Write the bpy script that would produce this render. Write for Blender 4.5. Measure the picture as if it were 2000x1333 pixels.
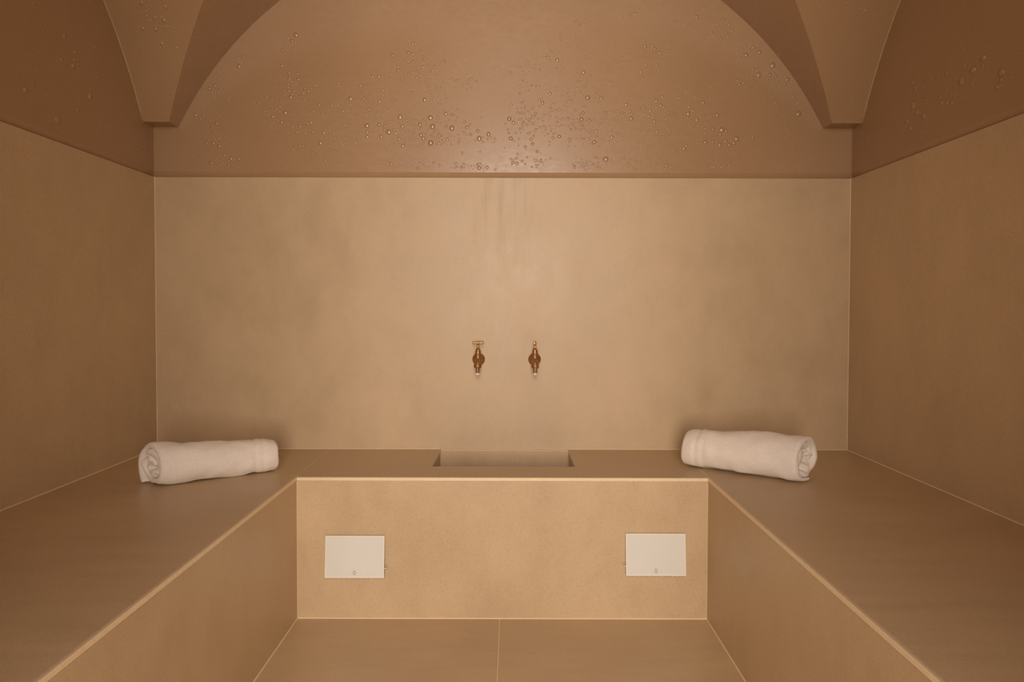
import bpy, bmesh, math, random
from mathutils import Vector, Matrix, noise

for o in list(bpy.data.objects):
    bpy.data.objects.remove(o)
scene = bpy.context.scene
C = scene.collection
R = math.radians

# ------------------------------------------------------------------ camera
cam_data = bpy.data.cameras.new('camera')
cam = bpy.data.objects.new('camera', cam_data)
C.objects.link(cam)
cam_data.lens = 24.0
cam_data.sensor_width = 36.0
cam_data.shift_x = -0.0004
cam_data.shift_y = -0.01774
cam_data.clip_start = 0.01
EYE = 0.9989
cam.matrix_world = (Matrix.Translation((0, 0, EYE)) @ Matrix.Rotation(R(90 - 1.342), 4, 'X')
                    @ Matrix.Rotation(R(0.134), 4, 'Z'))
scene.camera = cam

# ------------------------------------------------------------------ world, light, exposure
world = bpy.data.worlds.new('world')
scene.world = world
world.use_nodes = True
world.node_tree.nodes['Background'].inputs[0].default_value = (1.0, 0.80, 0.58, 1)
world.node_tree.nodes['Background'].inputs[1].default_value = 0.01

def area(name, loc, rot, sx, sy, power, col):
    l = bpy.data.lights.new(name, 'AREA')
    l.shape = 'RECTANGLE'
    l.size, l.size_y = sx, sy
    l.energy = power
    l.color = col
    o = bpy.data.objects.new(name, l)
    C.objects.link(o)
    o.location = loc
    o.rotation_euler = rot
    return o

# light of the hallway falling through the doorway the photograph is taken from
area('hallway_light', (0.02, -1.3, 1.35), (R(90), 0, 0), 0.8, 2.0, 103.0, (1.0, 0.870, 0.78))

scene.view_settings.view_transform = 'Standard'
scene.view_settings.look = 'None'
scene.view_settings.gamma = 1.0
scene.view_settings.use_curve_mapping = False
scene.view_settings.exposure = 0.0

# ------------------------------------------------------------------ helpers
def mesh_obj(name, bm, m, parent=None, smooth=False, sharp=None):
    me = bpy.data.meshes.new(name)
    bm.normal_update()
    bm.to_mesh(me)
    bm.free()
    if m:
        me.materials.append(m)
    if smooth:
        me.polygons.foreach_set('use_smooth', [True] * len(me.polygons))
        if sharp:
            me.set_sharp_from_angle(angle=R(sharp))
    me.update()
    o = bpy.data.objects.new(name, me)
    C.objects.link(o)
    if parent:
        o.parent = parent
    return o

def box(bm, x0, x1, y0, y1, z0, z1, bev=0.0, seg=1):
    vs = [bm.verts.new((x, y, z)) for x in (x0, x1) for y in (y0, y1) for z in (z0, z1)]
    f = [(0, 1, 3, 2), (4, 6, 7, 5), (0, 4, 5, 1), (2, 3, 7, 6), (0, 2, 6, 4), (1, 5, 7, 3)]
    fs = [bm.faces.new([vs[i] for i in q]) for q in f]
    if bev:
        es = list({e for q in fs for e in q.edges})
        bmesh.ops.bevel(bm, geom=es, offset=bev, segments=seg, affect='EDGES', profile=0.5)

def lathe(bm, prof, seg=28, mat=Matrix.Identity(4)):
    """prof: list of (radius, height) around local z."""
    rings = []
    for r, h in prof:
        if r < 1e-6:
            rings.append([bm.verts.new(mat @ Vector((0, 0, h)))])
        else:
            rings.append([bm.verts.new(mat @ Vector((r * math.cos(2 * math.pi * k / seg), r * math.sin(2 * math.pi * k / seg), h))) for k in range(seg)])
    for a, b in zip(rings, rings[1:]):
        for k in range(seg):
            k2 = (k + 1) % seg
            if len(a) == 1 and len(b) == 1:
                continue
            if len(a) == 1:
                bm.faces.new((a[0], b[k2], b[k]))
            elif len(b) == 1:
                bm.faces.new((a[k], a[k2], b[0]))
            else:
                bm.faces.new((a[k], a[k2], b[k2], b[k]))
    for rg, flip in ((rings[0], True), (rings[-1], False)):
        if len(rg) > 1:
            bm.faces.new(list(reversed(rg)) if flip else rg)
    return rings

def tube(bm, pts, radii, seg=20):
    pts = [Vector(p) for p in pts]
    rings = []
    for i, p in enumerate(pts):
        t = (pts[min(i + 1, len(pts) - 1)] - pts[max(i - 1, 0)]).normalized()
        q = t.to_track_quat('Z', 'X')
        rings.append([bm.verts.new(p + q @ Vector((radii[i] * math.cos(2 * math.pi * k / seg), radii[i] * math.sin(2 * math.pi * k / seg), 0))) for k in range(seg)])
    for a, b in zip(rings, rings[1:]):
        for k in range(seg):
            k2 = (k + 1) % seg
            bm.faces.new((a[k], a[k2], b[k2], b[k]))
    bm.faces.new(list(reversed(rings[0])))
    bm.faces.new(rings[-1])

def empty(name, loc, rz=0.0):
    o = bpy.data.objects.new(name, None)
    o.empty_display_size = 0.05
    C.objects.link(o)
    o.location = loc
    o.rotation_euler = (0, 0, rz)
    return o

def tag(o, label, cat, group=None):
    o['label'] = label
    o['category'] = cat
    if group:
        o['group'] = group
    return o

def struct(o, label=None):
    o['kind'] = 'structure'
    if label:
        o['label'] = label
    return o

# ------------------------------------------------------------------ materials
class NT:
    def __init__(self, name):
        self.m = bpy.data.materials.new(name)
        self.m.use_nodes = True
        self.t = self.m.node_tree
        self.b = self.t.nodes['Principled BSDF']
    def n(self, typ, **kw):
        x = self.t.nodes.new(typ)
        for k, v in kw.items():
            if k in x.inputs:
                x.inputs[k].default_value = v
            else:
                setattr(x, k, v)
        return x
    def l(self, a, b):
        self.t.links.new(a, b)
    def coords(self, scale=(1, 1, 1)):
        g = self.n('ShaderNodeNewGeometry')
        mp = self.n('ShaderNodeMapping')
        mp.inputs['Scale'].default_value = scale
        self.l(g.outputs['Position'], mp.inputs['Vector'])
        return mp.outputs['Vector']
    def noise(self, vec, scale, detail=4.0, rough=0.55, dist=0.0):
        x = self.n('ShaderNodeTexNoise')
        x.inputs['Scale'].default_value = scale
        x.inputs['Detail'].default_value = detail
        x.inputs['Roughness'].default_value = rough
        x.inputs['Distortion'].default_value = dist
        self.l(vec, x.inputs['Vector'])
        return x.outputs['Fac']
    def ramp(self, fac, stops):
        x = self.n('ShaderNodeValToRGB')
        e = x.color_ramp.elements
        while len(e) < len(stops):
            e.new(0.5)
        for i, (p, c) in enumerate(stops):
            e[i].position = p
            e[i].color = (*c, 1) if len(c) == 3 else c
        self.l(fac, x.inputs['Fac'])
        return x.outputs['Color']
    def mix(self, a, b, fac, mode='MIX'):
        x = self.n('ShaderNodeMix', data_type='RGBA', blend_type=mode)
        for s, v in ((x.inputs[0], fac), (x.inputs[6], a), (x.inputs[7], b)):
            if hasattr(v, 'links'):
                self.l(v, s)
            else:
                s.default_value = v if not isinstance(v, tuple) or len(v) == 4 else (*v, 1)
        return x.outputs[2]
    def math(self, op, a, b=None, clamp=False):
        x = self.n('ShaderNodeMath', operation=op)
        x.use_clamp = clamp
        for s, v in zip(x.inputs, (a, b)):
            if v is None:
                continue
            if hasattr(v, 'links'):
                self.l(v, s)
            else:
                s.default_value = v
        return x.outputs[0]
    def bump(self, h, strength, dist):
        x = self.n('ShaderNodeBump')
        x.inputs['Strength'].default_value = strength
        x.inputs['Distance'].default_value = dist
        self.l(h, x.inputs['Height'])
        self.l(x.outputs['Normal'], self.b.inputs['Normal'])

TILE = (0.605, 0.446, 0.266)
def tile_mat(name, stretch, base=TILE, rough=0.42, stain=False):
    """large-format cement-look porcelain: cloudy tone, fine grain, faint brush direction"""
    t = NT(name)
    v = t.coords()
    vs = t.coords(stretch)
    cloud = t.noise(v, 2.6, 5, 0.6, 0.4)
    mid = t.noise(vs, 9.0, 6, 0.65, 0.3)
    fine = t.noise(v, 420.0, 2, 0.5)
    speck = t.noise(v, 130.0, 3, 0.6)
    d = tuple(c * k for c, k in zip(base, (0.95, 0.942, 0.93)))
    b2 = tuple(min(1, c * k) for c, k in zip(base, (1.035, 1.037, 1.04)))
    col = t.ramp(cloud, [(0.34, d), (0.52, base), (0.70, b2)])
    m2 = t.ramp(mid, [(0.30, (0.925, 0.915, 0.905)), (0.56, (1, 1, 1)), (0.78, (1.045, 1.04, 1.04))])
    col = t.mix(col, m2, 1.0, 'MULTIPLY')
    f2 = t.ramp(fine, [(0.32, (0.90, 0.895, 0.88)), (0.62, (1.05, 1.05, 1.05))])
    col = t.mix(col, f2, 0.75, 'MULTIPLY')
    s2 = t.ramp(speck, [(0.28, (0.86, 0.85, 0.83)), (0.48, (1, 1, 1))])
    col = t.mix(col, s2, 0.6, 'MULTIPLY')
    if stain:
        # limescale and damp runs down the wall above the taps
        g = t.n('ShaderNodeNewGeometry')
        sp = t.n('ShaderNodeSeparateXYZ')
        t.l(g.outputs['Position'], sp.inputs[0])
        dx = t.math('ABSOLUTE', t.math('ADD', sp.outputs['X'], 0.045))
        mx = t.math('SUBTRACT', 1.0, t.math('MULTIPLY', dx, 5.5), True)
        mz = t.n('ShaderNodeMapRange', clamp=True)
        mz.inputs['From Min'].default_value = 1.08
        mz.inputs['From Max'].default_value = 1.42
        t.l(sp.outputs['Z'], mz.inputs['Value'])
        st = t.noise(t.coords((1, 1, 0.07)), 46.0, 5, 0.7, 0.2)
        k = t.ramp(st, [(0.46, (0, 0, 0)), (0.66, (1, 1, 1))])
        fac = t.math('MULTIPLY', t.math('MULTIPLY', mx, mz.outputs[0]), k)
        col = t.mix(col, (0.74, 0.71, 0.66, 1), t.math('MULTIPLY', fac, 0.75), 'MULTIPLY')
    t.l(col, t.b.inputs['Base Color'])
    rr = t.ramp(mid, [(0.3, (rough - 0.06,) * 3), (0.7, (rough + 0.08,) * 3)])
    t.l(rr, t.b.inputs['Roughness'])
    t.b.inputs['Specular IOR Level'].default_value = 0.4
    t.bump(t.math('ADD', t.math('MULTIPLY', speck, 0.6), t.math('MULTIPLY', fine, 0.4)), 0.10, 0.002)
    return t.m

M_tile_wall = tile_mat('tile_wall_back', (1, 1, 0.6), stain=True)
M_tile_side = tile_mat('tile_wall_side', (1, 1, 0.5))
M_tile_seat = tile_mat('tile_seat', (0.35, 2.2, 1), rough=0.36)
M_tile_front = tile_mat('tile_front', (1, 1, 0.6))
M_tile_floor = tile_mat('tile_floor', (0.4, 2.0, 1), rough=0.38)

def plaster_mat(name='painted_plaster', wet=False):
    t = NT(name)
    v = t.coords()
    cloud = t.noise(v, 2.2, 5, 0.6, 0.3)
    brush = t.noise(t.coords((1.0, 1.0, 2.0)), 30.0, 3, 0.55, 0.5)
    fine = t.noise(v, 300.0, 2, 0.5)
    col = t.ramp(cloud, [(0.32, (0.405, 0.249, 0.127)), (0.52, (0.420, 0.261, 0.135)), (0.70, (0.434, 0.272, 0.142))])
    col = t.mix(col, t.ramp(fine, [(0.3, (0.985, 0.985, 0.985)), (0.7, (1.012, 1.012, 1.012))]), 1.0, 'MULTIPLY')
    t.l(col, t.b.inputs['Base Color'])
    t.l(t.ramp(brush, [(0.3, (0.25,) * 3), (0.7, (0.36,) * 3)]), t.b.inputs['Roughness'])
    t.b.inputs['Specular IOR Level'].default_value = 0.5
    if wet:
        t.b.inputs['Coat Weight'].default_value = 1.0
        t.b.inputs['Coat Roughness'].default_value = 0.22
        t.b.inputs['Coat IOR'].default_value = 1.7
    else:
        t.bump(brush, 0.035, 0.004)
    return t.m
M_plaster = plaster_mat()
M_blister = plaster_mat('blistered_paint', True)

def plain(name, col, rough, metal=0.0, nscale=60.0, var=0.08, bump=0.0, bdist=0.001, spec=0.5):
    t = NT(name)
    v = t.coords()
    nz = t.noise(v, nscale, 4, 0.6)
    c = t.ramp(nz, [(0.3, tuple(x * (1 - var) for x in col)), (0.7, tuple(min(1, x * (1 + var)) for x in col))])
    t.l(c, t.b.inputs['Base Color'])
    t.b.inputs['Roughness'].default_value = rough
    t.b.inputs['Metallic'].default_value = metal
    t.b.inputs['Specular IOR Level'].default_value = spec
    if bump:
        t.bump(nz, bump, bdist)
    return t.m

M_grout = plain('cream_grout', (0.84, 0.66, 0.41), 0.6, nscale=150)
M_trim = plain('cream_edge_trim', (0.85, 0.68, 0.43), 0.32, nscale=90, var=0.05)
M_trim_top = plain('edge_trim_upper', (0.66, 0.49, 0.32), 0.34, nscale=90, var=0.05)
M_core = plain('mortar_core', (0.34, 0.25, 0.18), 0.9, nscale=50, bump=0.3)
M_front = plain('shadow_deepening_front', (0.15, 0.085, 0.045), 0.5, nscale=20)  # made-up dark finish for the unseen doorway wall, cuts bounce light
M_bead = plain('painted_bead', (0.52, 0.36, 0.19), 0.4, nscale=60)
M_steel = plain('steel_edge', (0.55, 0.47, 0.38), 0.3, metal=0.8, nscale=80)

def brass_mat():
    t = NT('aged_brass')
    v = t.coords()
    nz = t.noise(v, 90.0, 5, 0.65, 0.4)
    col = t.ramp(nz, [(0.30, (0.36, 0.18, 0.07)), (0.5, (0.56, 0.32, 0.13)), (0.72, (0.74, 0.47, 0.22))])
    t.l(col, t.b.inputs['Base Color'])
    t.b.inputs['Metallic'].default_value = 1.0
    t.l(t.ramp(nz, [(0.3, (0.56,) * 3), (0.7, (0.42,) * 3)]), t.b.inputs['Roughness'])
    return t.m
M_brass = brass_mat()
M_brass_dark = plain('tarnished_brass', (0.38, 0.215, 0.105), 0.52, metal=0.85, nscale=120, var=0.35)
M_lime = plain('limescaled_nozzle', (0.86, 0.80, 0.70), 0.55, nscale=300, var=0.10)
M_glass_panel = plain('back_painted_glass', (0.74, 0.74, 0.66), 0.14, nscale=3, var=0.015)
M_glass_edge = plain('polished_glass_edge', (0.84, 0.80, 0.70), 0.2, nscale=30, var=0.02)
M_print = plain('grey_print', (0.25, 0.20, 0.14), 0.5, nscale=200, var=0.05)
M_print_soft = plain('faint_print', (0.63, 0.62, 0.55), 0.3, nscale=200, var=0.02)

def towel_mat():
    t = NT('white_terry_cotton')
    v = t.coords()
    loop = t.noise(v, 330.0, 3, 0.6, 0.3)
    loop2 = t.noise(v, 130.0, 3, 0.6)
    c = t.ramp(loop, [(0.3, (0.84, 0.75, 0.635)), (0.65, (0.94, 0.86, 0.75))])
    t.l(c, t.b.inputs['Base Color'])
    t.b.inputs['Roughness'].default_value = 0.95
    t.b.inputs['Specular IOR Level'].default_value = 0.1
    t.b.inputs['Sheen Weight'].default_value = 0.25
    t.b.inputs['Sheen Roughness'].default_value = 0.6
    t.bump(t.math('ADD', t.math('MULTIPLY', loop, 0.6), t.math('MULTIPLY', loop2, 0.4)), 0.55, 0.004)
    return t.m
M_towel = towel_mat()

# ------------------------------------------------------------------ the room's measures (metres)
XL, XR = -1.358, 1.282          # tiled faces of the side walls
YB, YF = 2.600, -0.10           # tiled face of the back wall, inner face of the doorway wall
ZT = 1.489                      # top of the wall tiling
ZS = 0.4537                     # seat height
D1 = 2.163                      # front of the back bench
BL, BR = -0.686, 0.6245         # fronts of the side benches
TT = 0.016                      # tile build-up
PR = 0.004                      # plaster sits this far behind the tile face
ZTOP = 2.62

# ------------------------------------------------------------------ walls
def extrude_profile(bm, prof, axis, a, b):
    """prof: closed list of 2-D points; axis 'x' -> points are (y,z), axis 'y' -> points are (x,z)"""
    def mk(p, s):
        return bm.verts.new((s, p[0], p[1]) if axis == 'x' else (p[0], s, p[1]))
    A = [mk(p, a) for p in prof]
    B = [mk(p, b) for p in prof]
    n = len(prof)
    for i in range(n):
        j = (i + 1) % n
        bm.faces.new((A[i], A[j], B[j], B[i]))
    bm.faces.new(list(reversed(A)))
    bm.faces.new(B)
    bmesh.ops.recalc_face_normals(bm, faces=bm.faces[:])

def wall_profile(s, face):
    # s = +1: the room lies on the low side of the face
    return [(face + s * TT, 0.0), (face + s * TT, ZT - 0.002), (face + s * (PR + 0.0005), ZT + 0.0205), (face + s * PR, ZT + 0.023),
            (face + s * PR, ZTOP), (face + s * 0.14, ZTOP), (face + s * 0.14, 0.0)]

bm = bmesh.new(); extrude_profile(bm, wall_profile(1, YB), 'x', XL - 0.14, XR + 0.14)
wall_back = struct(mesh_obj('wall_back', bm, M_plaster), 'brown painted plaster wall with an arched lunette above beige tiling')
bm = bmesh.new(); extrude_profile(bm, wall_profile(-1, XL), 'y', YF - 0.12, YB + PR)
wall_left = struct(mesh_obj('wall_left', bm, M_plaster), 'left side wall, brown plaster above beige tiling')
bm = bmesh.new(); extrude_profile(bm, wall_profile(1, XR), 'y', YF - 0.12, YB + PR)
wall_right = struct(mesh_obj('wall_right', bm, M_plaster), 'right side wall, brown plaster above beige tiling')

bm = bmesh.new(); box(bm, XL - 0.001, XR + 0.001, YB, YB + TT, 0.0, ZT, 0.0015)
mesh_obj('wall_tile', bm, M_tile_wall, wall_back)
bm = bmesh.new(); box(bm, XL - TT, XL, YF, YB + TT, 0.0, ZT, 0.0015)
mesh_obj('wall_tile', bm, M_tile_side, wall_left)
bm = bmesh.new(); box(bm, XR, XR + TT, YF, YB + TT, 0.0, ZT, 0.0015)
mesh_obj('wall_tile', bm, M_tile_side, wall_right)

# unseen doorway wall, invented here; its dark finish deepens the room's shadows
DW0, DW1, DH = -0.42, 0.42, 2.25
bm = bmesh.new()
box(bm, XL - 0.14, DW0, YF - 0.12, YF, 0, ZTOP)
box(bm, DW1, XR + 0.14, YF - 0.12, YF, 0, ZTOP)
box(bm, DW0, DW1, YF - 0.12, YF, DH, ZTOP)
wall_front = struct(mesh_obj('wall_front', bm, M_front), 'invented unseen doorway wall behind the camera, darkened to deepen the shadows')

# ------------------------------------------------------------------ groin vault
AXC, AZC, AR = -0.0455, 0.084 + EYE, 1.3576
ZSP = 0.679 + EYE
HC = math.sqrt(AR ** 2 - (ZSP - AZC) ** 2)
AYC = 2.530 - HC
def build_vault():
    bm = bmesh.new()
    N = 72
    sv = []
    # parameter along the half span, equal angles of the arch
    a0 = math.asin(HC / AR)
    for i in range(-N, N + 1):
        sv.append(AR * math.sin(a0 * i / N))
    zs = [AZC + math.sqrt(max(0, AR ** 2 - s * s)) for s in sv]
    xs = [XL - 0.05] + [AXC + s for s in sv] + [XR + 0.05]
    ys = [YF - 0.02] + [AYC + s for s in sv] + [YB + 0.05]
    zz = [ZSP] + zs + [ZSP]
    zz[1] = zz[-2] = ZSP
    n = len(xs)
    V = [[bm.verts.new((xs[i], ys[j], max(zz[i], zz[j]))) for j in range(n)] for i in range(n)]
    for i in range(n - 1):
        for j in range(n - 1):
            a, b, c, d = V[i][j], V[i + 1][j], V[i + 1][j + 1], V[i][j + 1]
            if i == j:
                bm.faces.new((a, c, b)); bm.faces.new((a, d, c))
            elif i + j == n - 2:
                bm.faces.new((a, d, b)); bm.faces.new((d, c, b))
            else:
                bm.faces.new((a, d, c, b))
    # a thick shell: outer skin above
    return bm
bm = build_vault()
ceiling = struct(mesh_obj('ceiling', bm, M_plaster, smooth=True, sharp=28), 'brown groin vault with pointed corners')
sol = ceiling.modifiers.new('thickness', 'SOLIDIFY')
sol.thickness = 0.10
sol.offset = -1.0
sol.use_rim = False

for xw in (XL - PR, XR + PR):
    bm = bmesh.new()
    a0 = math.asin(HC / AR)
    pts = [(xw, AYC + AR * math.sin(a0 * k / 30), AZC + AR * math.cos(a0 * k / 30)) for k in range(-30, 31)]
    tube(bm, pts, [0.0028] * len(pts), 8)
    mesh_obj('edge_bead', bm, M_bead, ceiling, True)

# ------------------------------------------------------------------ blistered paint
BUMPS = [(-0.358, 1.662, 0.15, 0.053, 150, 1.0), (-0.309, 1.632, 0.083, 0.021, 60, 0.5), (-0.392, 1.535, 0.126, 0.016, 42, 0.9), (-0.149, 1.529, 0.068, 0.01, 26, 0.9), (0.007, 1.55, 0.029, 0.012, 9, 1.1), (0.095, 1.539, 0.03, 0.019, 16, 0.8), (0.05, 1.7, 0.054, 0.084, 110, 0.85), (-0.088, 1.641, 0.055, 0.013, 14, 1.0), (-0.227, 1.734, 0.029, 0.03, 15, 0.9), (-0.527, 1.78, 0.058, 0.069, 40, 0.75), (-0.299, 1.797, 0.063, 0.053, 40, 0.85), (-0.175, 1.841, 0.051, 0.029, 25, 0.6), (0.154, 1.706, 0.041, 0.078, 48, 0.85), (0.064, 1.836, 0.029, 0.015, 10, 0.7), (0.263, 1.681, 0.054, 0.055, 105, 0.75), (0.372, 1.697, 0.056, 0.068, 120, 0.7), (0.532, 1.664, 0.109, 0.062, 160, 0.75), (0.641, 1.779, 0.083, 0.054, 85, 0.7), (0.51, 1.764, 0.049, 0.039, 24, 0.9), (0.271, 2.072, 0.034, 0.029, 20, 0.6), (0.262, 1.985, 0.034, 0.049, 32, 0.6), (0.258, 1.865, 0.029, 0.044, 24, 0.7), (0.322, 1.813, 0.035, 0.038, 28, 0.6), (0.432, 1.874, 0.049, 0.026, 24, 0.6), (0.543, 1.956, 0.044, 0.05, 28, 0.85), (0.419, 1.962, 0.046, 0.033, 14, 0.6), (0.719, 1.677, 0.044, 0.04, 32, 0.75), (0.816, 1.647, 0.047, 0.041, 17, 1.2), (0.911, 1.639, 0.022, 0.021, 12, 0.7), (0.672, 2.094, 0.058, 0.042, 45, 0.5), (0.789, 2.042, 0.039, 0.04, 24, 0.8), (0.871, 1.968, 0.047, 0.038, 20, 0.9), (0.969, 1.885, 0.054, 0.035, 24, 1.2), (0.859, 1.851, 0.021, 0.021, 8, 0.9), (1.045, 1.761, 0.061, 0.054, 42, 0.9), (1.056, 1.639, 0.032, 0.04, 14, 0.7), (0.275, 1.543, 0.045, 0.023, 45, 0.65), (0.44, 1.545, 0.093, 0.027, 65, 0.7), (0.595, 1.526, 0.035, 0.013, 8, 1.0), (0.784, 1.533, 0.068, 0.014, 20, 0.8), (0.43, 2.103, 0.048, 0.021, 10, 0.8), (-0.84, 1.991, 0.039, 0.031, 18, 0.9), (-1.036, 1.927, 0.029, 0.021, 9, 1.0), (-1.13, 1.824, 0.033, 0.034, 18, 0.9), (-1.155, 1.716, 0.045, 0.026, 18, 1.0), (-1.136, 1.635, 0.045, 0.03, 22, 1.1), (-1.086, 1.549, 0.068, 0.03, 22, 1.0), (-0.903, 1.743, 0.055, 0.067, 42, 0.95), (-0.832, 1.839, 0.034, 0.048, 32, 1.0), (-0.768, 1.819, 0.02, 0.02, 9, 0.9), (-0.647, 1.78, 0.073, 0.069, 105, 0.6), (-0.764, 1.703, 0.074, 0.05, 32, 0.9), (-0.657, 1.653, 0.055, 0.042, 42, 0.8), (-0.575, 1.631, 0.02, 0.036, 20, 0.6), (-0.775, 1.598, 0.082, 0.03, 14, 0.8), (-0.525, 1.814, 0.06, 0.026, 24, 0.8), (-0.559, 1.892, 0.094, 0.034, 32, 0.6), (-0.516, 1.728, 0.05, 0.044, 36, 0.7),
         (-0.365, 1.915, 0.07, 0.062, 58, 0.9), (-0.275, 1.917, 0.025, 0.034, 12, 0.8), (0.045, 1.897, 0.068, 0.045, 18, 0.85), (0.16, 1.983, 0.03, 0.044, 22, 0.75), (0.18, 1.905, 0.02, 0.025, 14, 0.6), (0.21, 1.79, 0.04, 0.035, 24, 0.85)]
rng = random.Random(11)
def cap(bm, p, nrm, r, h, squash=1.0):
    n = nrm.normalized()
    u = n.cross(Vector((0.137, 0.31, 0.94))).normalized()
    w = n.cross(u)
    rings = []
    for q, f in ((1.0, -0.05), (0.88, 0.40), (0.55, 0.82)):
        rings.append([bm.verts.new(p + (u * math.cos(k * math.pi / 4) + w * math.sin(k * math.pi / 4) * squash) * r * q + n * h * f) for k in range(8)])
    top = bm.verts.new(p + n * h)
    for a, b in zip(rings, rings[1:]):
        for k in range(8):
            bm.faces.new((a[k], a[(k + 1) % 8], b[(k + 1) % 8], b[k]))
    for k in range(8):
        bm.faces.new((rings[-1][k], rings[-1][(k + 1) % 8], top))
def blister_r(s):
    r = 0.0040 * math.exp(rng.gauss(0, 0.45)) * s
    return max(0.0016, min(r, 0.0115))
bm = bmesh.new()
placed = []
for cx, cz, rx, rz, n, s in BUMPS:
    for k in range(n):
        for tries in range(8):
            if rng.random() < 0.85:
                x = cx + rx * max(-1.3, min(1.3, rng.gauss(0, 0.55))); z = cz + rz * max(-1.3, min(1.3, rng.gauss(0, 0.55)))
            else:
                x = cx + rx * rng.uniform(-1.6, 1.6); z = cz + rz * rng.uniform(-1.5, 1.5)
            r = blister_r(s)
            if z - r < ZT + 0.026 or (z > ZSP - 0.01 and (x - AXC) ** 2 + (z - AZC) ** 2 > (AR - 0.02) ** 2) or abs(x) > 1.3:
                continue
            if any((x - a) ** 2 + (z - b) ** 2 < (0.95 * (r + c)) ** 2 for a, b, c in placed):
                continue
            placed.append((x, z, r))
            cap(bm, Vector((x, YB + PR, z)), Vector((0, -1, 0)), r, r * rng.uniform(0.36, 0.55), rng.uniform(0.9, 1.2))
            break
o = mesh_obj('paint_blisters', bm, M_blister, wall_back, smooth=True)
o['kind'] = 'stuff'
o['label'] = 'small glossy blisters scattered over the plaster lunette'

# the same on the side walls' plaster
def side_blisters(wall, x, nx, spots):
    bm = bmesh.new()
    for cy, cz, ry, rz, n, s in spots:
        for k in range(n):
            y = cy + ry * rng.gauss(0, 0.55); z = cz + rz * rng.gauss(0, 0.55)
            r = blister_r(s)
            cap(bm, Vector((x, y, z)), Vector((nx, 0, 0)), r, r * rng.uniform(0.4, 0.6), rng.uniform(0.8, 1.3))
    o = mesh_obj('paint_blisters', bm, M_plaster, wall, smooth=True)
    o['kind'] = 'stuff'
side_blisters(wall_left, XL - PR, 1, [(2.10, 1.76, 0.16, 0.10, 34, 1.0), (1.98, 1.62, 0.14, 0.06, 22, 0.9), (2.30, 1.60, 0.05, 0.04, 8, 1.0), (1.92, 1.92, 0.10, 0.08, 16, 1.1)])
side_blisters(wall_right, XR + PR, -1, [(2.03, 1.67, 0.16, 0.07, 60, 1.05), (2.20, 1.60, 0.08, 0.04, 16, 0.8), (1.85, 1.98, 0.12, 0.08, 46, 0.9), (1.80, 1.60, 0.05, 0.03, 8, 1.1), (1.75, 1.80, 0.06, 0.10, 16, 0.9)])
# and on the vault's corners
bm = bmesh.new()
for sx, spots in ((-1, [(-1.21, 0.20, 0.05, 0.075, 46, 0.85), (-1.12, 0.28, 0.04, 0.03, 10, 0.7)]), (1, [(1.16, 0.24, 0.05, 0.04, 12, 0.9)])):
    for cx, cu, rx, ru, n, s in spots:
        for k in range(n):
            x = cx + rx * rng.gauss(0, 0.6); u = cu + ru * rng.gauss(0, 0.6)
            sy = HC - u
            y = AYC + sy
            z = AZC + math.sqrt(AR ** 2 - sy ** 2)
            if abs(x - AXC) < sy + 0.01 or not (XL + 0.01 < x < XR - 0.01):
                continue
            nr = Vector((0, -(sy), -(z - AZC)))
            r = blister_r(s)
            cap(bm, Vector((x, y, z)) , nr, r, r * 0.55, rng.uniform(0.85, 1.2))
o = mesh_obj('paint_blisters', bm, M_blister, ceiling, smooth=True)
o['kind'] = 'stuff'

# ------------------------------------------------------------------ floor
bm = bmesh.new(); box(bm, XL - 0.14, XR + 0.14, -1.6, YB + 0.14, -0.12, -0.004)
floor = struct(mesh_obj('floor', bm, M_grout), 'beige tiled floor between the benches')
FJ = -0.0385
for a, b in ((BL - 0.05, FJ - 0.0016), (FJ + 0.0016, BR + 0.05)):
    bm = bmesh.new(); box(bm, a, b, YF, D1 + 0.05, -0.012, 0.0, 0.0008)
    mesh_obj('floor_tile', bm, M_tile_floor, floor)
bm = bmesh.new(); box(bm, FJ - 0.0016, FJ + 0.0016, YF, D1, -0.010, -0.0004)
mesh_obj('grout_line', bm, M_grout, floor)

# ------------------------------------------------------------------ benches
TR_F, TR_T = 0.0105, 0.009      # edge trim: front height, top depth
ST = 0.012                      # seat slab thickness
def bead(bm, a, b, n1, n2, w):
    """triangular silicone bead along an inner corner a-b; n1, n2 point along the two faces"""
    a, b, n1, n2 = Vector(a), Vector(b), Vector(n1), Vector(n2)
    e = -0.002
    A = [bm.verts.new(a + n1 * e + n2 * e), bm.verts.new(a + n1 * w + n2 * e), bm.verts.new(a + n1 * w * 0.45 + n2 * w * 0.45), bm.verts.new(a + n1 * e + n2 * w)]
    B = [bm.verts.new(b + n1 * e + n2 * e), bm.verts.new(b + n1 * w + n2 * e), bm.verts.new(b + n1 * w * 0.45 + n2 * w * 0.45), bm.verts.new(b + n1 * e + n2 * w)]
    for i in range(4):
        j = (i + 1) % 4
        bm.faces.new((A[i], A[j], B[j], B[i]))
    bm.faces.new(A); bm.faces.new(list(reversed(B)))
    bmesh.ops.recalc_face_normals(bm, faces=bm.faces[:])

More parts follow.
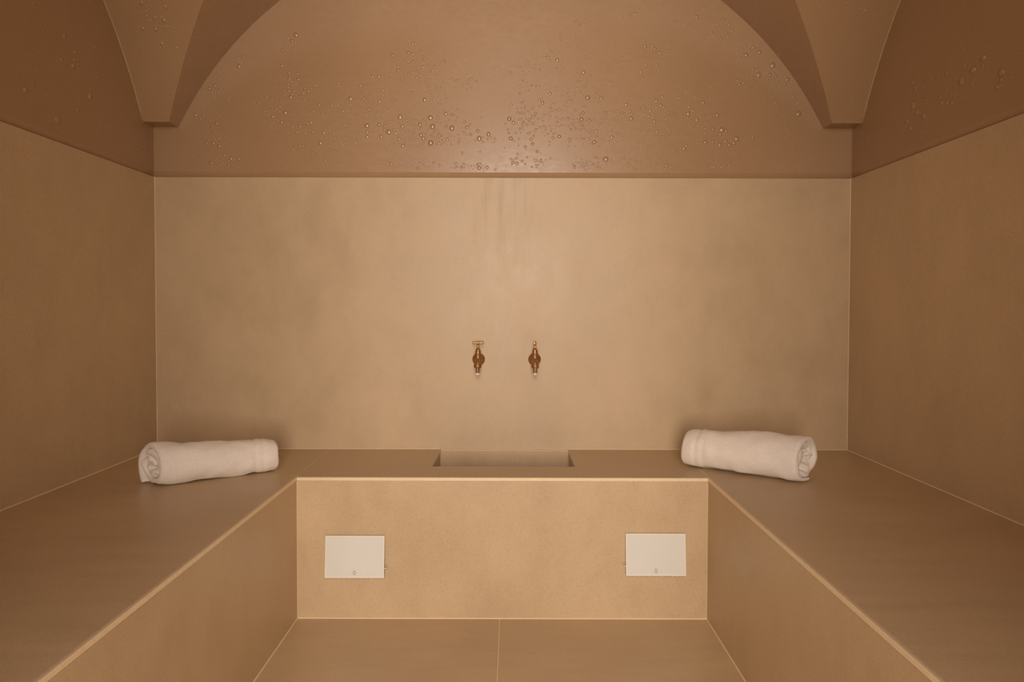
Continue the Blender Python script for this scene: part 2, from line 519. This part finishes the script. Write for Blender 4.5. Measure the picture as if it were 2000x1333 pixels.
def side_bench(s, xw, xf, label):
    """s=+1: bench on the left wall, its front faces +x"""
    root = tag(empty('tiled_bench', ((xw + xf) / 2, 1.2, 0)), label, 'bench', 'benches built around the room')
    inv = Matrix.Translation((-(xw + xf) / 2, -1.2, 0))
    def mk(name, bm, m):
        bm.transform(inv)
        return mesh_obj(name, bm, m, root)
    def bx(x0, x1, *r, bev=0.0):
        bm = bmesh.new()
        box(bm, min(x0, x1), max(x0, x1), *r, bev)
        return bm
    mk('core', bx(xw + s * 0.004, xf - s * 0.012, YF + 0.005, YB - 0.004, 0.002, ZS - ST), M_core)
    mk('seat_slab', bx(xw + s * 0.0005, xf - s * TR_T, YF + 0.001, YB - 0.0005, ZS - ST, ZS, bev=0.0006), M_tile_seat)
    mk('front_panel', bx(xf - s * 0.012, xf, YF + 0.001, D1 + 0.006, 0.0005, ZS - TR_F, bev=0.0006), M_tile_front)
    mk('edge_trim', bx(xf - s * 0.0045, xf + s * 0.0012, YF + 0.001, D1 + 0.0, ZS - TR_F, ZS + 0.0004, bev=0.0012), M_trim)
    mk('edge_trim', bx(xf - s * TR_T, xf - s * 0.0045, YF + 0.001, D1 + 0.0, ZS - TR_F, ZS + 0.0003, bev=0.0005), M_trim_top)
    bm = bmesh.new(); bead(bm, (xw, YF, ZS), (xw, YB, ZS), (s, 0, 0), (0, 0, 1), 0.0034)
    mk('silicone_joint', bm, M_grout)
    bm = bmesh.new(); bead(bm, (xf, YF, 0), (xf, D1, 0), (s, 0, 0), (0, 0, 1), 0.0034)
    mk('silicone_joint', bm, M_grout)
    return root
bench_l = side_bench(1, XL, BL, 'beige tiled bench along the left wall carrying the flatter towel')
bench_r = side_bench(-1, XR, BR, 'beige tiled bench along the right wall carrying the plumper towel')

# back bench with the sunken basin
BX0, BX1, BYF = -0.2745, 0.2165, 2.3165
root = tag(empty('tiled_bench', (0, 2.38, 0)), 'beige tiled bench across the back wall with sunken basin below taps', 'bench', 'benches built around the room')
bench_b = root
def mk(name, bm, m, **k):
    bm.transform(Matrix.Translation((0, -2.38, 0)))
    return mesh_obj(name, bm, m, root, **k)
# seat: a slab with a hole open to the back wall
JL, JR = BL - TR_T + 0.002, BR + TR_T - 0.002
bm = bmesh.new()
def slab_with_notch(bm, x0, x1, y0, y1, hx0, hx1, hy, z0, z1):
    P = [(x0, y0), (x1, y0), (x1, y1), (hx1, y1), (hx1, hy), (hx0, hy), (hx0, y1), (x0, y1)]
    lo = [bm.verts.new((x, y, z0)) for x, y in P]
    hi = [bm.verts.new((x, y, z1)) for x, y in P]
    for i in range(8):
        j = (i + 1) % 8
        bm.faces.new((lo[i], lo[j], hi[j], hi[i]))
    for q in ((0, 5, 6, 7), (0, 1, 4, 5), (1, 2, 3, 4)):
        bm.faces.new([hi[i] for i in q]); bm.faces.new([lo[i] for i in reversed(q)])
    bmesh.ops.recalc_face_normals(bm, faces=bm.faces[:])
slab_with_notch(bm, JL + 0.0013, JR - 0.0013, D1 + TR_T, YB - 0.0005, BX0, BX1, BYF, ZS - ST, ZS)
mk('seat_slab', bm, M_tile_seat)
bm = bmesh.new(); box(bm, BL + 0.0005, BR - 0.0005, D1, D1 + 0.012, 0.0005, ZS - TR_F, 0.0006)
mk('front_panel', bm, M_tile_front)
bm = bmesh.new(); box(bm, BL, BR, D1 - 0.0012, D1 + 0.0045, ZS - TR_F, ZS + 0.0004, 0.0012)
mk('edge_trim', bm, M_trim)
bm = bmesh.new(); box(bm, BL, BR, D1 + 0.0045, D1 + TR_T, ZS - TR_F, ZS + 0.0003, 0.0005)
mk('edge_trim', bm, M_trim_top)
# core below the seat, around the basin
for a in ((BL + 0.002, BX0 - 0.012, D1 + 0.013, YB - 0.004), (BX1 + 0.012, BR - 0.002, D1 + 0.013, YB - 0.004), (BX0 - 0.012, BX1 + 0.012, D1 + 0.013, BYF - 0.012)):
    bm = bmesh.new(); box(bm, *a, 0.002, ZS - ST)
    mk('core', bm, M_core)
# basin lining: back, sides, front, bottom
BZ = 0.20
bas = empty('basin', (0, 0, 0)); bas.parent = root
def mb(name, x0, x1, y0, y1, z0, z1, m, bev=0.0005):
    bm = bmesh.new(); box(bm, x0, x1, y0, y1, z0, z1, bev)
    bm.transform(Matrix.Translation((0, -2.38, 0)))
    return mesh_obj(name, bm, m, bas)
mb('basin_back', BX0, BX1, YB - 0.010, YB - 0.001, BZ, ZS - 0.0025, M_tile_front)
mb('basin_side', BX0 - 0.010, BX0, BYF, YB - 0.001, BZ, ZS - 0.012, M_tile_front)
mb('basin_side', BX1, BX1 + 0.010, BYF, YB - 0.001, BZ, ZS - 0.012, M_tile_front)
mb('basin_front', BX0, BX1, BYF - 0.010, BYF, BZ, ZS - 0.012, M_tile_front)
mb('basin_bottom', BX0 - 0.01, BX1 + 0.01, BYF - 0.01, YB - 0.001, BZ - 0.015, BZ, M_tile_floor)
mb('basin_edge', BX0, BX0 + 0.0022, BYF, YB - 0.001, ZS - 0.011, ZS + 0.0006, M_steel, 0.0004)
mb('basin_edge', BX1 - 0.0022, BX1, BYF, YB - 0.001, ZS - 0.011, ZS + 0.0006, M_steel, 0.0004)
# joints of the back bench
for a, b, n1, n2, w in (((JL, YB, ZS), (BX0, YB, ZS), (0, -1, 0), (0, 0, 1), 0.0030), ((BX1, YB, ZS), (JR, YB, ZS), (0, -1, 0), (0, 0, 1), 0.0030),
                        ((BL, D1, 0), (BR, D1, 0), (0, -1, 0), (0, 0, 1), 0.0036),
                        ((BL, D1, 0), (BL, D1, ZS - 0.012), (1, 0, 0), (0, -1, 0), 0.0016), ((BR, D1, 0), (BR, D1, ZS - 0.012), (-1, 0, 0), (0, -1, 0), 0.0016)):
    bm = bmesh.new(); bead(bm, a, b, n1, n2, w); mk('silicone_joint', bm, M_grout)
for x in (JL, JR):
    bm = bmesh.new(); box(bm, x - 0.0012, x + 0.0012, D1 + 0.004, YB - 0.001, ZS - 0.01, ZS + 0.0002); mk('grout_line', bm, M_grout)
bm = bmesh.new(); box(bm, BX0 + 0.003, BX1 - 0.003, YB - 0.0102, YB + 0.001, ZS - 0.0028, ZS - 0.0006); mk('silicone_joint', bm, M_grout)
# joints in the room's corners
for w, x, s in ((wall_left, XL, 1), (wall_right, XR, -1)):
    bm = bmesh.new(); bead(bm, (x, YB, ZS), (x, YB, ZT), (s, 0, 0), (0, -1, 0), 0.0024); mesh_obj('silicone_joint', bm, M_grout, w)
# the side benches' seats meet the back wall
for rt, x0, x1 in ((bench_l, XL, JL), (bench_r, JR, XR)):
    bm = bmesh.new(); bead(bm, (x0, YB, ZS), (x1, YB, ZS), (0, -1, 0), (0, 0, 1), 0.0030)
    bm.transform(Matrix.Translation(-rt.location)); mesh_obj('silicone_joint', bm, M_grout, rt)

# ------------------------------------------------------------------ taps
def make_tap(name, loc, turn, label):
    """bib tap: wall flange, inlet, body with spout, bonnet, spindle, T handle; wall at local y=0, room at -y"""
    t = tag(empty(name, loc), label, 'tap', 'brass bib taps over the basin')
    B = -0.052
    fy = Matrix.Rotation(R(90), 4, 'X')          # local z -> -y
    bm = bmesh.new()
    lathe(bm, [(0.0, -0.0005), (0.0238, -0.0005), (0.0242, 0.003), (0.0225, 0.0065), (0.0175, 0.0105), (0.0125, 0.0135), (0.0, 0.0145)], 40, fy)
    mesh_obj('wall_flange', bm, M_brass, t, True, 35)
    bm = bmesh.new()
    lathe(bm, [(0.0095, 0.008), (0.0095, 0.020), (0.0125, 0.021), (0.0125, 0.029), (0.0095, 0.030), (0.0095, 0.05)], 6, fy)
    mesh_obj('inlet', bm, M_brass_dark, t, True, 30)
    # body: vertical barrel merging into the forward-drooping spout
    bm = bmesh.new()
    lathe(bm, [(0.0085, -0.022), (0.0125, -0.018), (0.0145, -0.008), (0.0142, 0.004), (0.0122, 0.012), (0.0130, 0.015), (0.0130, 0.0225), (0.0112, 0.024)], 30, Matrix.Translation((0, B, 0)))
    mesh_obj('body', bm, M_brass_dark, t, True, 40)
    bm = bmesh.new()
    tube(bm, [(0, B + 0.002, -0.002), (0, B - 0.010, -0.001), (0, B - 0.019, -0.004), (0, B - 0.025, -0.010), (0, B - 0.027, -0.018)], [0.0105, 0.0102, 0.0096, 0.0092, 0.0092], 24)
    mesh_obj('spout', bm, M_brass, t, True, 40)
    sp = Matrix.Translation((0, B - 0.027, 0))
    bm = bmesh.new()
    lathe(bm, [(0.0088, -0.0135), (0.0132, -0.0145), (0.0138, -0.017), (0.0138, -0.0235), (0.0128, -0.0255), (0.0080, -0.0258)][::-1], 24, sp)
    mesh_obj('union_nut', bm, M_brass_dark, t, True, 35)
    bm = bmesh.new()
    lathe(bm, [(0.0064, -0.0470), (0.0068, -0.0465), (0.0068, -0.0440), (0.0062, -0.0435), (0.0062, -0.0410), (0.0068, -0.0405), (0.0068, -0.0375), (0.0062, -0.0370), (0.0062, -0.0340), (0.0068, -0.0335), (0.0070, -0.0255)], 24, sp)
    mesh_obj('hose_nozzle', bm, M_brass_dark, t, True, 35)
    bm = bmesh.new()
    lathe(bm, [(0.0054, -0.0520), (0.0076, -0.0514), (0.0079, -0.0490), (0.0072, -0.0455), (0.0, -0.0455)], 24, sp)
    mesh_obj('limescale_ring', bm, M_lime, t, True, 35)
    # bonnet with rings, gland, spindle
    bt = Matrix.Translation((0, B, 0))
    bm = bmesh.new()
    lathe(bm, [(1.18 * a, b) for a, b in [(0.0092, 0.0235), (0.0095, 0.0255), (0.0086, 0.0265), (0.0086, 0.0290), (0.0096, 0.0300), (0.0096, 0.0325), (0.0080, 0.0335), (0.0074, 0.0365), (0.0082, 0.0372), (0.0082, 0.0392), (0.0066, 0.0402), (0.0048, 0.0440), (0.0036, 0.0455)]], 28, bt)
    mesh_obj('bonnet', bm, M_brass, t, True, 30)
    bm = bmesh.new()
    lathe(bm, [(0.0034, 0.044), (0.0036, 0.050), (0.0028, 0.054), (0.0034, 0.0585), (0.0044, 0.0605)], 20, bt)
    mesh_obj('spindle', bm, M_brass, t, True, 40)
    # T handle
    h = Matrix.Translation((0, B, 0.0648)) @ Matrix.Rotation(turn, 4, 'Z') @ Matrix.Rotation(R(90), 4, 'Y')
    bm = bmesh.new()
    lathe(bm, [(0.0, -0.0208), (0.0034, -0.0206), (0.0042, -0.0194), (0.0044, -0.0170), (0.0036, -0.0080), (0.0036, -0.0058), (0.0047, -0.0050), (0.0052, 0.0), (0.0047, 0.0050), (0.0036, 0.0058), (0.0036, 0.0080), (0.0044, 0.0170), (0.0042, 0.0194), (0.0034, 0.0206), (0.0, 0.0208)], 24, h)
    mesh_obj('tee_handle', bm, M_brass, t, True, 40)
    return t
make_tap('bib_tap', (-0.1284, YB, 0.799), R(3), 'aged brass tap with its T handle turned broadside, left of the pair')
make_tap('bib_tap', (0.0846, YB, 0.799), R(84), 'aged brass tap with its T handle seen end-on, right of the pair')

# ------------------------------------------------------------------ glass cover panels
def make_panel(loc, w, h, side, pins, label):
    """plate hanging on the bench front, lower edge standing farther off; local origin at the plate's centre on the bench face"""
    t = tag(empty('glass_panel', loc), label, 'panel', 'glass covers on the bench front')
    lean = R(5.2)
    M = Matrix.Translation((0, -0.0135, 0)) @ Matrix.Rotation(-lean, 4, 'X')
    th = 0.006
    def add(name, bm, m, par=t, **k):
        bm.transform(M)
        return mesh_obj(name, bm, m, par, **k)
    bm = bmesh.new(); box(bm, -w / 2, w / 2, -th / 2, th / 2, -h / 2, h / 2, 0.0012, 2)
    plate = add('glass_plate', bm, M_glass_panel)
    # polished rim: four mitred strips on the face
    e, f = 0.0036, th / 2 + 0.0004
    for q in (((-w/2, -h/2), (w/2, -h/2), (w/2 - e, -h/2 + e), (-w/2 + e, -h/2 + e)), ((-w/2, h/2), (-w/2 + e, h/2 - e), (w/2 - e, h/2 - e), (w/2, h/2)),
              ((-w/2, -h/2), (-w/2 + e, -h/2 + e), (-w/2 + e, h/2 - e), (-w/2, h/2)), ((w/2, -h/2), (w/2, h/2), (w/2 - e, h/2 - e), (w/2 - e, -h/2 + e))):
        bm = bmesh.new()
        a = [bm.verts.new((x * 0.997, -f, z * 0.997)) for x, z in q]; b = [bm.verts.new((x * 0.997, -th / 2 + 0.0014, z * 0.997)) for x, z in q]
        bm.faces.new(a); bm.faces.new(list(reversed(b)))
        for i in range(4):
            j = (i + 1) % 4
            bm.faces.new((a[i], b[i], b[j], a[j]))
        bmesh.ops.recalc_face_normals(bm, faces=bm.faces[:])
        add('glass_rim', bm, M_glass_edge, plate)
    # small printed emblem: an upright lozenge with a stem on a short bar
    bm = bmesh.new()
    def stroke(pts, wd, closed=False):
        n = len(pts)
        for i in range(n if closed else n - 1):
            p, q = Vector((pts[i][0], 0, pts[i][1])), Vector((pts[(i + 1) % n][0], 0, pts[(i + 1) % n][1]))
            d = (q - p).normalized(); nn = Vector((-d.z, 0, d.x)) * wd / 2
            p, q = p - d * wd * 0.3, q + d * wd * 0.3
            vs = []
            for yy in (-th / 2 - 0.00035, -th / 2 + 0.0002):
                vs.append([bm.verts.new(v + Vector((ex, yy, ez))) for v in (p + nn, q + nn, q - nn, p - nn)])
            bm.faces.new(vs[0]); bm.faces.new(list(reversed(vs[1])))
            for a in range(4):
                b = (a + 1) % 4
                bm.faces.new((vs[0][a], vs[1][a], vs[1][b], vs[0][b]))
    ex, ez = 0.0, -h / 2 + 0.0165
    S = 0.001
    stroke([(0, 6.6 * S), (2.3 * S, 3.6 * S), (5.3 * S, 0.8 * S), (2.8 * S, -2.4 * S), (1.1 * S, -3.6 * S)], 0.0011)
    stroke([(0, 6.6 * S), (-2.3 * S, 3.6 * S), (-5.3 * S, 0.8 * S), (-2.8 * S, -2.4 * S), (-1.1 * S, -3.6 * S)], 0.0011)
    stroke([(1.1 * S, -3.6 * S), (1.6 * S, -6.0 * S)], 0.0007)
    stroke([(-1.1 * S, -3.6 * S), (-1.6 * S, -6.0 * S)], 0.0007)
    stroke([(-3.5 * S, -6.0 * S), (3.5 * S, -6.0 * S)], 0.0011)
    bmesh.ops.recalc_face_normals(bm, faces=bm.faces[:])
    add('emblem', bm, M_print, plate)
    bm = bmesh.new()
    stroke([(-18 * S, 9.5 * S), (18 * S, 9.5 * S), (18 * S, -8.5 * S), (-18 * S, -8.5 * S)], 0.0006, True)
    bmesh.ops.recalc_face_normals(bm, faces=bm.faces[:])
    add('touch_field', bm, M_print_soft, plate)
    # holder behind the plate
    bm = bmesh.new()
    prof = [(-0.0018, h * 0.40), (-0.0125, -h * 0.40), (0.0, -h * 0.40), (0.0, h * 0.40)]
    prof = [(0.0, h * 0.40), (-0.0035, h * 0.40), (-0.0105, -h * 0.40), (0.0, -h * 0.40)]
    extrude_profile(bm, prof, 'x', -w * 0.42, w * 0.42)
    mesh_obj('holder', bm, M_core, t)
    # little clips showing under the lower edge
    for px, lx in pins:
        bm = bmesh.new()
        tube(bm, [(px, 0.0010, -h / 2 + 0.006), (px, 0.0005, -h / 2 - 0.0010), (px + lx, -0.0015, -h / 2 - 0.0042)], [0.0009, 0.0009, 0.0007], 8)
        add('clip', bm, M_glass_edge, smooth=True)
    # screw boss and clip at the inner side
    bm = bmesh.new()
    xs = side * w / 2
    tube(bm, [(xs - side * 0.004, 0.004, -h / 2 + 0.028), (xs + side * 0.0015, 0.004, -h / 2 + 0.028), (xs + side * 0.0058, 0.004, -h / 2 + 0.0285)], [0.0015, 0.0016, 0.0011], 10)
    add('side_clip', bm, M_glass_edge, smooth=True)
    bm = bmesh.new()
    lathe(bm, [(0.0, 0.0), (0.0042, 0.0), (0.0042, 0.004), (0.0030, 0.0055), (0.0, 0.0055)], 16, Matrix.Translation((xs + side * 0.0035, 0.0005, -h / 2 + 0.0305)) @ Matrix.Rotation(R(90), 4, 'X'))
    mesh_obj('screw_boss', bm, M_tile_front, t, True, 40)
    return t
make_panel((-0.4985, D1, 0.2045), 0.1878, 0.1315, 1, [(-0.050, 0.0), (-0.016, 0.001), (0.022, 0.001), (0.055, 0.0)],
           'white glass cover with small emblem on the bench front, clip on its right edge')
make_panel((0.4565, D1, 0.2135), 0.1898, 0.1315, -1, [(-0.054, 0.0), (-0.020, 0.0), (0.017, 0.0), (0.054, -0.0035)],
           'white glass cover with small emblem on the bench front, clip on its left edge')

# ------------------------------------------------------------------ rolled towels
def rolled_towel(loc, ang, L, ry, rz, taper, seed, turns, start, label, wdir=1, band=None, open_end=1, skew=0.2):
    """a folded terry towel rolled up: one thick sheet wound in a spiral, rounded lips, soft creases.
       local x = roll axis; open_end=+1: the rumpled end is at +x"""
    rnd = random.Random(seed)
    th = 0.0088                                  # half thickness of the doubled cloth
    NS, NT_ = 250, 84
    off = Vector((seed * 3.7, seed * 1.3, seed * 7.1))
    total = turns * 2 * math.pi
    pitch = 0.0205 / (2 * math.pi)
    r_out = 1.0
    cent, norm = [], []
    R0 = 0.068
    for i in range(NS + 1):
        a = total * i / NS                        # 0 = outer end
        r = R0 - pitch * a
        th_a = start + wdir * a
        cent.append(Vector((0, r * math.cos(th_a), r * math.sin(th_a))))
    for i in range(NS + 1):
        d = cent[min(i + 1, NS)] - cent[max(i - 1, 0)]
        norm.append(Vector((0, -d.z, d.y)).normalized())
    # sheet parameter along the axis, denser at the lips
    tv = []
    for j in range(NT_ + 1):
        u = j / NT_
        tv.append(0.5 - 0.5 * math.cos(math.pi * (0.08 + 0.84 * u)) )
    t0, t1 = tv[0], tv[-1]
    tv = [(t - t0) / (t1 - t0) for t in tv]
    bm = bmesh.new()
    top, bot = [], []
    def warp(p, inner, endw):
        # gentle lumps, stronger folding near the open end's inner windings
        q = p * 9.0 + off
        p = p + Vector((0.2 * noise.noise(q), noise.noise(q + Vector((31, 0, 0))), noise.noise(q + Vector((0, 57, 0))))) * 0.0070
        q = p * 26.0 + off
        p = p + Vector((0, noise.noise(q + Vector((11, 5, 0))), noise.noise(q + Vector((3, 27, 0))))) * 0.0032
        if endw > 0:
            q = p * 24.0 + off * 2
            amp = endw * inner
            p = p + Vector((0.018 * noise.noise(q + Vector((7, 0, 9))), 0.019 * noise.noise(q), 0.019 * noise.noise(q + Vector((0, 13, 0))))) * amp
        return p
    for i in range(NS + 1):
        s = i / NS
        inner = min(1.0, max(0.0, (s * turns - 0.75) / 0.6))
        # rounded thickness at the two short edges
        e_s = min(1.0, math.sqrt(max(0.0, 1 - max(0.0, 1 - min(s, 1 - s) / 0.012) ** 2)))
        wob1 = 0.0055 * noise.noise(Vector((s * turns * 2.4, seed, 0.3))) + 0.003 * noise.noise(Vector((s * turns * 7.0, seed, 5.3)))
        wob2 = 0.0055 * noise.noise(Vector((s * turns * 2.4, seed, 9.3))) + 0.003 * noise.noise(Vector((s * turns * 7.0, seed, 2.3)))
        rec = 0.005 * inner
        tail = 0.005 * max(0.0, 1 - s * turns / 0.16)      # the loose outer edge pokes out at the open end
        if open_end > 0:
            wob2 += tail
        else:
            wob1 -= tail
        x0 = -L / 2 + wob1 + (rec if open_end > 0 else rec * 0.4)
        x1 = L / 2 + wob2 - (rec * 0.4 if open_end > 0 else rec)
        rowt, rowb = [], []
        for j, t in enumerate(tv):
            x = x0 + (x1 - x0) * t
            dl = min(t, 1 - t) * (x1 - x0)
            lip = math.sqrt(max(0.0, 1 - max(0.0, 1 - dl / 0.0105) ** 2))
            h = th * lip * e_s
            tp = 1 + taper * (t - 0.5)
            de = (1 - t) if open_end > 0 else t
            endw = max(0.0, 1 - de * (x1 - x0) / 0.06)
            # lips of the outer winding draw in a little
            draw = 1 - (0.05 if endw > 0 else 0.13) * max(0.0, 1 - dl / 0.04) ** 2
            bd = 0.0
            if band and s * turns < 1.0:
                bd = -0.0022 * (math.exp(-((t - band[0]) / 0.016) ** 2) + 0.8 * math.exp(-((t - band[1]) / 0.014) ** 2))
            for row, sg in ((rowt, 1), (rowb, -1)):
                v = cent[i] * draw + norm[i] * (h * sg)
                rr = math.hypot(v.y, v.z)
                if bd and rr > 1e-6:
                    v = v * (1 + bd / rr)
                p = Vector((x, v.y / (R0 + th) * ry * tp, v.z / (R0 + th) * rz * tp))
                # the roll's own weight flattens its underside
                zl = -0.66 * rz * tp
                if p.z < zl:
                    p.z = zl + (p.z - zl) * 0.5
                ws = (t if open_end > 0 else 1 - t) ** 2
                p.x += open_end * skew * ws * p.y
                p = warp(p, inner, endw)
                row.append(p)
        top.append(rowt); bot.append(rowb)
    VT = [[bm.verts.new(p) for p in r] for r in top]
    VB = []
    for i, r in enumerate(bot):
        row = []
        for j, p in enumerate(r):
            edge = i in (0, NS) or j in (0, NT_)
            row.append(VT[i][j] if edge else bm.verts.new(p))
        VB.append(row)
    for i in range(NS):
        for j in range(NT_):
            bm.faces.new((VT[i][j], VT[i + 1][j], VT[i + 1][j + 1], VT[i][j + 1]))
            bm.faces.new((VB[i][j], VB[i][j + 1], VB[i + 1][j + 1], VB[i + 1][j]))
    bmesh.ops.recalc_face_normals(bm, faces=bm.faces[:])
    # stand it on the seat: lowest points of both ends at z = 0
    def low(sel):
        return min(v.co.z for v in bm.verts if sel(v.co.x))
    za, zb = low(lambda x: x < -L * 0.3), low(lambda x: x > L * 0.3)
    for v in bm.verts:
        k = v.co.x / (0.7 * L) + 0.5
        v.co.z -= za + (zb - za) * k
        v.co.z = max(v.co.z, 0.0) + 0.0006
    o = mesh_obj('rolled_towel', bm, M_towel, None, True)
    o.location = loc
    o.rotation_euler = (0, 0, ang)
    return tag(o, label, 'towel', 'rolled white towels on the benches')

rolled_towel((-0.942, 2.160, ZS), R(33), 0.373, 0.071, 0.071, -0.24, 3, 2.6, R(-62), 'white rolled towel on the left bench, flatter one with its folds facing the side wall',
             wdir=1, band=(0.80, 0.87), open_end=-1, skew=0.40)
rolled_towel((0.766, 2.240, ZS), R(-35), 0.392, 0.079, 0.079, 0.18, 8, 2.7, R(-84), 'white rolled towel on the right bench, plumper one with its crumpled end in view',
             wdir=-1, band=(0.13, 0.2), open_end=1, skew=0.24)
